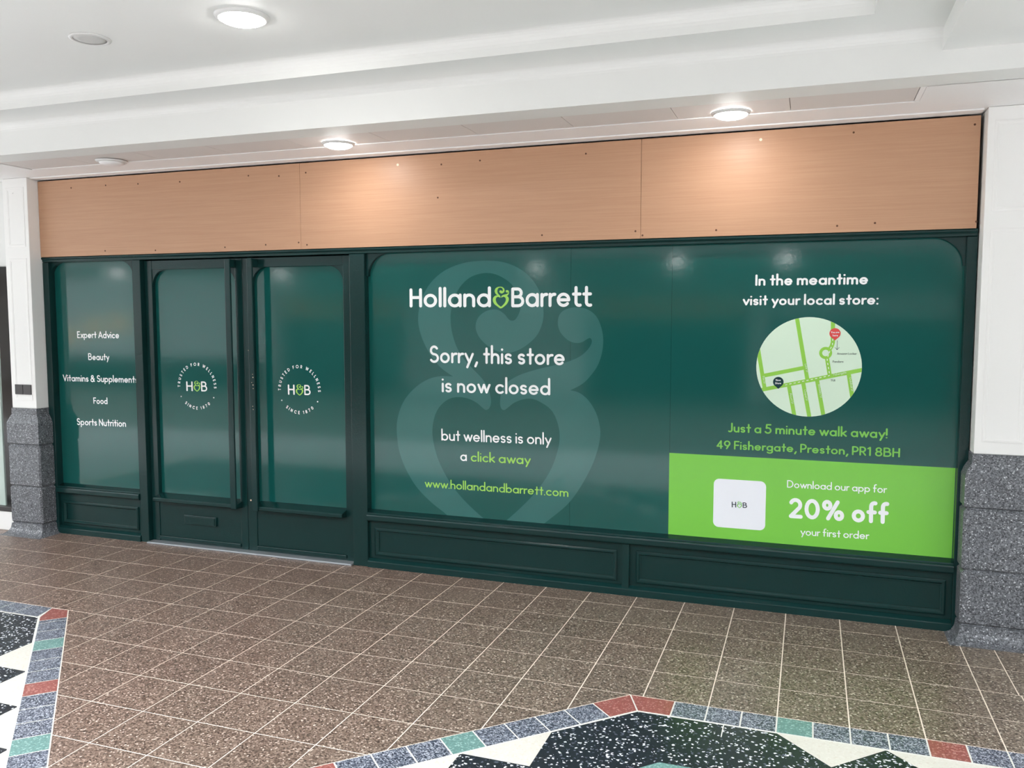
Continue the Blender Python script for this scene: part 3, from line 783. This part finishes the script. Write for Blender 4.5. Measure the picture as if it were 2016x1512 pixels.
def text_strokes(txt, xh, w, logo=False):
    x = 0; st = []
    for ch in txt:
        s, adv = glyph(ch, xh, w, logo)
        st += [(k, [(p[0] + x, p[1]) for p in q]) for k, q in enumerate(s)]
        x += adv
    return st

def flat_normals(bm):
    for f in bm.faces:
        f.normal_update()
        if f.normal.y > 0: f.normal_flip()

def lettering(txt, xl, zl, xr, zr, cap, xh, w, mat, y, parent, logo=False, clip_x=None):
    st = text_strokes(txt, xh, w, logo)
    lo = min(p[0] for _, s in st for p in s) - w / 2; hi = max(p[0] for _, s in st for p in s) + w / 2
    L = math.hypot(xr - xl, zr - zl); ux, uz = (xr - xl) / L, (zr - zl) / L
    kx = L / (hi - lo)
    def fx(p):
        a = (p[0] - lo) * kx; b = p[1] * cap
        return (xl + ux * a - uz * b, y, zl + uz * a + ux * b)
    bm = bmesh.new()
    for k, s in st: ribbon(bm, s, w / 2, fx, y, layer=k)
    flat_normals(bm)
    if clip_x is not None:
        bmesh.ops.bisect_plane(bm, geom=bm.verts[:] + bm.edges[:] + bm.faces[:], plane_co=(clip_x, 0, 0), plane_no=(1, 0, 0), clear_outer=True)
    if parent is w1: parent = f1
    elif parent is w2: parent = gp if y < ys - .001 else films[0] if xl < 1.33 else films[2]
    elif parent in door_film: parent = door_film[parent]
    return obj('lettering', bm, mat, parent, label='%s printed words reading %s' % (mat.name.split('_')[0], txt) if len(txt) > 2 else None)

def ring_text(txt, cx, cz, r_out, cap, a_mid, top, w, mat, y, parent, span):
    """capitals around a circle; top reads clockwise, bottom reads anticlockwise"""
    adv = []; gl = []
    for ch in txt:
        s, a = glyph(ch, .64, w); gl.append(s); adv.append(a + .30)
    tot = sum(adv)
    bm = bmesh.new(); pos = 0
    for s, a in zip(gl, adv):
        t = (pos + (a - .30 - .15) / 2) / (tot - .45) - .5
        ang = math.radians(a_mid) + (-1 if top else 1) * t * math.radians(span)
        wd = a - .45 - w
        rad = r_out - cap if top else r_out
        cxx, czz = cx + rad * math.cos(ang), cz + rad * math.sin(ang)
        up = (math.cos(ang), math.sin(ang)) if top else (-math.cos(ang), -math.sin(ang))
        rt = (up[1], -up[0])
        def fx(p):
            u = (p[0] - wd / 2) * cap * .9; v = p[1] * cap
            return (cxx + rt[0] * u + up[0] * v, y, czz + rt[1] * u + up[1] * v)
        for k, q in enumerate(s): ribbon(bm, q, w / 2, fx, y, layer=k)
        pos += a
    flat_normals(bm)
    return obj('lettering', bm, mat, parent, label='white capitals set in a ring reading %s' % txt)

def smooth_poly(P, sub=4):
    """Catmull-Rom through (x,z,corner) points, corners kept sharp"""
    n = len(P); out = []
    for i in range(n):
        p0, p1, p2, p3 = P[i - 1], P[i], P[(i + 1) % n], P[(i + 2) % n]
        if p1[2]: p0 = p1
        if p2[2]: p3 = p2
        for k in range(sub):
            t = k / sub
            f = lambda j: .5 * (2 * p1[j] + (p2[j] - p0[j]) * t + (2 * p0[j] - 5 * p1[j] + 4 * p2[j] - p3[j]) * t * t + (3 * p1[j] - p0[j] - 3 * p2[j] + p3[j]) * t ** 3)
            out.append((f(0), f(1)))
    return out
AMP = smooth_poly(P_AMP)
ax0, ax1 = min(p[0] for p in AMP), max(p[0] for p in AMP)
az0, az1 = min(p[1] for p in AMP), max(p[1] for p in AMP)
def flat_poly(pts, y, zmin=None, bm=None):
    bm = bm or bmesh.new()
    V = [bm.verts.new((x, y, z)) for x, z in pts]
    for t in tessellate_polygon([[Vector((x, z, 0)) for x, z in pts]]):
        try: bm.faces.new([V[i] for i in t])
        except ValueError: pass
    if zmin is not None:
        bmesh.ops.bisect_plane(bm, geom=bm.verts[:] + bm.edges[:] + bm.faces[:], plane_co=(0, 0, zmin), plane_no=(0, 0, -1), clear_outer=True)
    flat_normals(bm)
    return bm
def ampersand(B, mat, y, parent):
    (xl, _), (xr, _), (_, zt), (_, zb) = B
    pts = [(xl + (x - ax0) / (ax1 - ax0) * (xr - xl), zb + (z - az0) / (az1 - az0) * (zt - zb)) for x, z in AMP]
    return obj('emblem', flat_poly(pts, y), mat, parent, label='small light green heart shaped ampersand')

# ================================================================== WINDOWS
YG, YD = .2555, .2705
door_film = {}
w1 = empty('window_1', (-2.6, .25, 0), kind='structure')
f1 = obj('vinyl_film', box(-3.02, -2.15, YG, YG + .004, .385, 2.222), M['vinyl'], w1)
obj('pane', box(-3.02, -2.15, YG + .004, YG + .014, .385, 2.222), M['pane'], w1)
spandrels(-3.020, -2.175, 2.2105, .13, .225, YG, w1)
w2 = empty('window_2', (1.75, .25, 0), kind='structure')
films = []
for a, b in ((-.14, 1.3345), (1.3355, 1.9815), (1.9825, 3.60)):
    films.append(obj('vinyl_film', box(a, b, YG, YG + .004, .395, 2.222), M['vinyl'], w2))
    obj('pane', box(a, b, YG + .004, YG + .014, .395, 2.222), M['pane'], w2)
spandrels(-.118, 3.577, 2.2105, .155, .225, YG, w2)
ys = YG - .0006
lay = YG - .0012
obj('watermark', flat_poly(AMP, ys, .402), M['vinyl_pale'], films[0], label='large pale teal heart shaped ampersand')
gx0, gx1, gz0, gz1 = 1.981, 3.586, .404, .924
gp = obj('lime_panel', box(gx0, gx1, ys - .0006, YG, gz0, gz1), M['lime_panel'], w2)
yl = ys - .0014
cx0, cx1, cz0, cz1 = 2.2565, 2.5665, .4775, .7800
rr = .034
card = []
for px, pz, a0 in ((cx1 - rr, cz0 + rr, -90), (cx1 - rr, cz1 - rr, 0), (cx0 + rr, cz1 - rr, 90), (cx0 + rr, cz0 + rr, 180)):
    card += [(px + rr * math.cos(math.radians(a0 + 15 * i)), pz + rr * math.sin(math.radians(a0 + 15 * i))) for i in range(7)]
obj('white_card', prism_y(card, yl, ys), plain('white_card_print', srgb(246, 249, 255), .3, .4), gp)
yc = yl - .0008
ampersand(P_AMP_LOGO, M['txt_lime'], lay, films[0])
ampersand(P_AMP_CARD, M['txt_leaf'], yc, gp)
# map disc
mx, mz, mr = P_MAP[0], P_MAP[1], .294
mp_ = empty('map_disc', (mx, YG, mz), parent=None)
mp_.parent = w2; mp_.location = (mx - w2.location.x, YG - w2.location.y, mz)
CIRC = [(mx + mr * math.cos(2 * math.pi * i / 72), mz + mr * math.sin(2 * math.pi * i / 72)) for i in range(72)]
def mobj(name, bm, mat, label=None):
    me = bpy.data.meshes.new(name)
    bm.normal_update(); bm.to_mesh(me); bm.free(); me.materials.append(mat)
    for v in me.vertices: v.co -= Vector((mx, YG, mz))
    o = bpy.data.objects.new(name, me); COL.objects.link(o); o.parent = mp_
    if label: o['label'] = label
    return o
mobj('disc', flat_poly(CIRC, ys), M['map_bg'])
RW = .0113
IN = [(mx + (mr - .0004) * math.cos(2 * math.pi * i / 72), mz + (mr - .0004) * math.sin(2 * math.pi * i / 72)) for i in range(72)]
def clip_disc(poly):
    for i in range(72):
        (ax, az), (bx, bz) = IN[i], IN[(i + 1) % 72]
        a, b = bz - az, -(bx - ax)
        poly = clip_half(poly, a, b, a * ax + b * az)
        if len(poly) < 3: return []
    return poly
for ri, rd in enumerate(P_ROADS):
    bm = bmesh.new()
    for p, q in zip(rd, rd[1:]):
        d = Vector((q[0] - p[0], q[1] - p[1])).normalized(); nn = Vector((-d.y, d.x)) * RW
        poly = clip_disc([(p[0] + nn.x, p[1] + nn.y), (p[0] - nn.x, p[1] - nn.y), (q[0] - nn.x, q[1] - nn.y), (q[0] + nn.x, q[1] + nn.y)])
        ly = lay - ri * 3e-5 - (1e-5 if p is not rd[0] else 0)
        if len(poly) > 2: bm.faces.new([bm.verts.new((x, ly, z)) for x, z in poly])
        if q != rd[-1]: bm.faces.new([bm.verts.new((q[0] + RW * math.cos(a), ly - 2e-5 + 4e-5 * 0, q[1] + RW * math.sin(a))) for a in [i * math.pi / 6 for i in range(12)]])
    flat_normals(bm)
    mobj('road', bm, M['map_road'])
rc = P_RING[0]; ro = P_RING[1][0] - rc[0]; ri_ = ro * .53
bm = bmesh.new()
ring_o = [bm.verts.new((rc[0] + ro * math.cos(i * math.pi / 18), lay - 4e-4, rc[1] + ro * math.sin(i * math.pi / 18))) for i in range(36)]
ring_i = [bm.verts.new((rc[0] + ri_ * math.cos(i * math.pi / 18), lay - 4e-4, rc[1] + ri_ * math.sin(i * math.pi / 18))) for i in range(36)]
for i in range(36): bm.faces.new((ring_o[i], ring_o[(i + 1) % 36], ring_i[(i + 1) % 36], ring_i[i]))
flat_normals(bm)
mobj('roundabout', bm, M['map_road'])
# dashed walking route
bm = bmesh.new()
y_d = lay - .0006
pathp = [Vector(p) for p in P_DASH]
seglen = [(b - a).length for a, b in zip(pathp, pathp[1:])]
tot = sum(seglen)
def at(s):
    for i, l in enumerate(seglen):
        if s <= l or i == len(seglen) - 1: return pathp[i].lerp(pathp[i + 1], min(1, s / l))
        s -= l
s_ = 0
while s_ < tot - .006:
    a, b = at(s_), at(min(tot, s_ + .0125))
    ribbon(bm, [a, b], .0019, lambda p: (p[0], y_d, p[1]), y_d, caps=False)
    s_ += .0245
flat_normals(bm)
mobj('dashed_route', bm, M['txt_white'])
def pin(P, mat, nm, lb):
    c, e, tip = P
    r = math.hypot(e[0] - c[0], e[1] - c[1])
    pts = [(c[0] + r * math.cos(math.radians(a)), c[1] + r * math.sin(math.radians(a))) for a in range(-45, 226, 15)] + [tuple(tip)]
    mobj(nm, flat_poly(pts, y_d - .0004), mat, lb)
pin(P_PIN1, M['pin_red'], 'map_pin', 'red map pin')
pin(P_PIN2, M['pin_dark'], 'map_pin', 'dark teal map pin')
bm = bmesh.new()
a, b, c, d = P_ARROW
ribbon(bm, [a, b], .0011, lambda p: (p[0], y_d, p[1]), y_d)
ribbon(bm, [c, b, d], .0011, lambda p: (p[0], y_d, p[1]), y_d)
flat_normals(bm)
mobj('arrow', bm, M['txt_ink'])

d1 = empty('door_1', (-1.6, .25, 0), kind='structure')
d2 = empty('door_2', (-.7, .25, 0), kind='structure')
for _r, _a, _b in ((d1, -2.006, -1.238), (d2, -1.092, -.325)):
    door_film[_r] = obj('vinyl_film', box(_a - .01, _b + .01, YD, YD + .004, .375, 2.147), M['vinyl'], _r)
for par, txt, xl, zl, xr, zr, cap, xh, w, col in TEXTS:
    mat = M['txt_' + col]
    if par == 'map':
        o = lettering(txt, xl, zl, xr, zr, cap, xh, w, mat, y_d - .0009, None)
        for v in o.data.vertices: v.co -= Vector((mx, YG, mz))
        o.parent = mp_
    else:
        parent, y = {'w1': (w1, ys), 'w2': (w2, lay), 'd1': (d1, YD - .0008), 'd2': (d2, YD - .0008)}[par]
        if txt in ('Download our app for', '20% off', 'your first order'): y = yl
        if col == 'ink': y = yc
        lettering(txt, xl, zl, xr, zr, cap, xh, w, mat, y, parent, logo=(xh == .71), clip_x=-2.2125 if txt.startswith('Vitamins') else None)

# ================================================================== DOORS
bars = {}
def door(root, x0, x1, gx0, gx1, bar, amp, cx, ltr):
    F, B = .236, .292
    zb, zt = .014, 2.206
    zg0, zg1 = .385, 2.137
    obj('stile', box(x0, gx0, F, B, zb, zt, .003), gm, root)
    obj('stile', box(gx1, x1, F, B, zb, zt, .003), gm, root)
    obj('top_rail', box(gx0, gx1, F, B, zg1, zt, .003), gm, root)
    obj('bottom_panel', box(gx0, gx1, F + .006, B, zb, zg0 - .03), gm, root)
    obj('kick_rail', box(gx0 - .0, gx1 + .0, F - .012, F + .008, .030, .056, .004), gm, root)
    film = door_film[root]
    obj('pane', box(gx0 - .01, gx1 + .01, YD + .004, YD + .014, zg0 - .01, zg1 + .01), M['pane'], root)
    spandrels(gx0, gx1, zg1, .125, F + .006, YD, root)
    b0, b1 = bar
    s0, s1 = (gx0, b1) if b0 > (x0 + x1) / 2 else (b0, gx1)
    obj('lower_bead', sweep_x([(B, .392), (YD - .002, .392), (.200, .376), (.176, .370), (.170, .362), (.170, .344), (.178, .338), (.236, .334), (B, .334)], s0, s1), gm, root)
    bx = box(b0, b1, .158, .176, .335, 2.20, .006, seg=3)
    o = obj('pull_bar', bx, gm, root)
    bars[root] = o
    obj('bar_bracket', box(b0 + .004, b1 - .004, .176, F + .002, 2.135, 2.195, .002), gm, o)
    bars[root] = o
    obj('bar_bracket', box(b0 + .004, b1 - .004, .176, F + .002, .338, .375, .002), gm, o)
    ampersand(amp, M['txt_lime'], YD - .0008, film)
    cz = 1.2424
    ring_text('TRUSTED FOR WELLNESS', cx, cz, .182, .0245, 90, True, .2, M['txt_white'], YD - .0008, film, 188)
    ring_text('SINCE 1870', cx, cz, .181, .0245, 270, False, .2, M['txt_white'], YD - .0008, film, 84)
    for a in (-151.5, -28.5):
        bm = prism_y([(cx + .174 * math.cos(math.radians(a)) + .0055 * math.cos(i * math.pi / 5), cz + .174 * math.sin(math.radians(a)) + .0055 * math.sin(i * math.pi / 5)) for i in range(10)], YD - .0008, YD)
        obj('dot', bm, M['txt_white'], film)
door(d1, -2.078, -1.1745, -2.006, -1.238, (-1.272, -1.222), P_AMP_D1, -1.638, True)
door(d2, -1.1715, -.252, -1.092, -.325, (-1.078, -1.030), P_AMP_D2, -.723, False)
lf = obj('letter_plate', box(-1.762, -1.462, .226, .2425, .168, .240, .003), gm, d1)
obj('letter_flap', box(-1.750, -1.474, .2225, .2265, .176, .232, .0015), gm, lf)
for i, (x, z) in enumerate(P_CHIPS):
    if i < 2:
        obj('keyhole', disc_y(x, z, .236, .0065), M['chip'], d2)
    else:
        obj('paint_chip', disc_y(max(-1.074, min(-1.034, x)), z, .158, .0042 if i in (3, 5) else .0026, n=6), M['chip'], bars[d2])
th = obj('threshold', box(-2.078, -.252, .165, .292, 0, .0135, .003), M['metal'])
th['label'] = 'flat grey metal threshold strip under the two shop doors'; th['category'] = 'threshold'

# ================================================================== CEILING FITTINGS
def downlight(x, y, z, lit, label, group, r=.098):
    root = empty('downlight', (x, y, z), label=label, cat='ceiling lamp', group=group)
    obj('ring', lathe([(r * .92, z - .004), (r * .93, z - .014), (r * 1.0, z - .015), (r * 1.10, z - .008), (r * 1.15, z - .001), (r * 1.15, z), (r * .92, z)], x, y), M['ring'], root, smooth=True)
    obj('lens', lathe([(0, z - .034), (r * .35, z - .033), (r * .66, z - .029), (r * .86, z - .021), (r * .92, z - .012), (r * .92, z - .004), (0, z - .004)], x, y), M['lens_on'] if lit else M['lens_off'], root, smooth=True)
    return root
downlight(2.36, -.235, ZS, True, 'lit round downlight in the soffit over the right fascia board', 'round ceiling downlights', .092)
downlight(-.062, -.235, ZS, True, 'lit round downlight in the soffit over the middle fascia board', 'round ceiling downlights', .092)
downlight(-1.895, -.235, ZS, False, 'unlit round downlight in the soffit near the left pillar', 'round ceiling downlights', .092)
downlight(.252, -1.60, ZU, True, 'large bright round downlight in the upper ceiling tray', 'round ceiling downlights', .11)
sp = empty('ceiling_speaker', (-.668, -1.595, ZU), label='round pale grey speaker grille flush in the upper ceiling', cat='speaker')
obj('ring', lathe([(.078, ZU - .006), (.082, ZU - .009), (.098, ZU - .005), (.10, ZU - .0005), (.078, ZU - .0005)], -.668, -1.595), M['ring'], sp, smooth=True)
obj('grille', lathe([(0, ZU - .008), (.05, ZU - .0075), (.078, ZU - .005), (.078, ZU - .001), (0, ZU - .001)], -.668, -1.595), M['grille'], sp, smooth=True)
# lamps of the far side of the concourse, seen only mirrored in the glossy film
for x, y in ((-3.0, -12.5), (.25, -11.53), (2.33, -11.19), (-9.8, -12.6), (-13.5, -11.12), (5.5, -11.2)):
    obj('far_lamp', lathe([(0, ZS - .03), (.09, ZS - .028), (.13, ZS - .012), (.13, ZS - .001), (0, ZS - .001)], x, y), M['lens_on'], ceil, smooth=True)
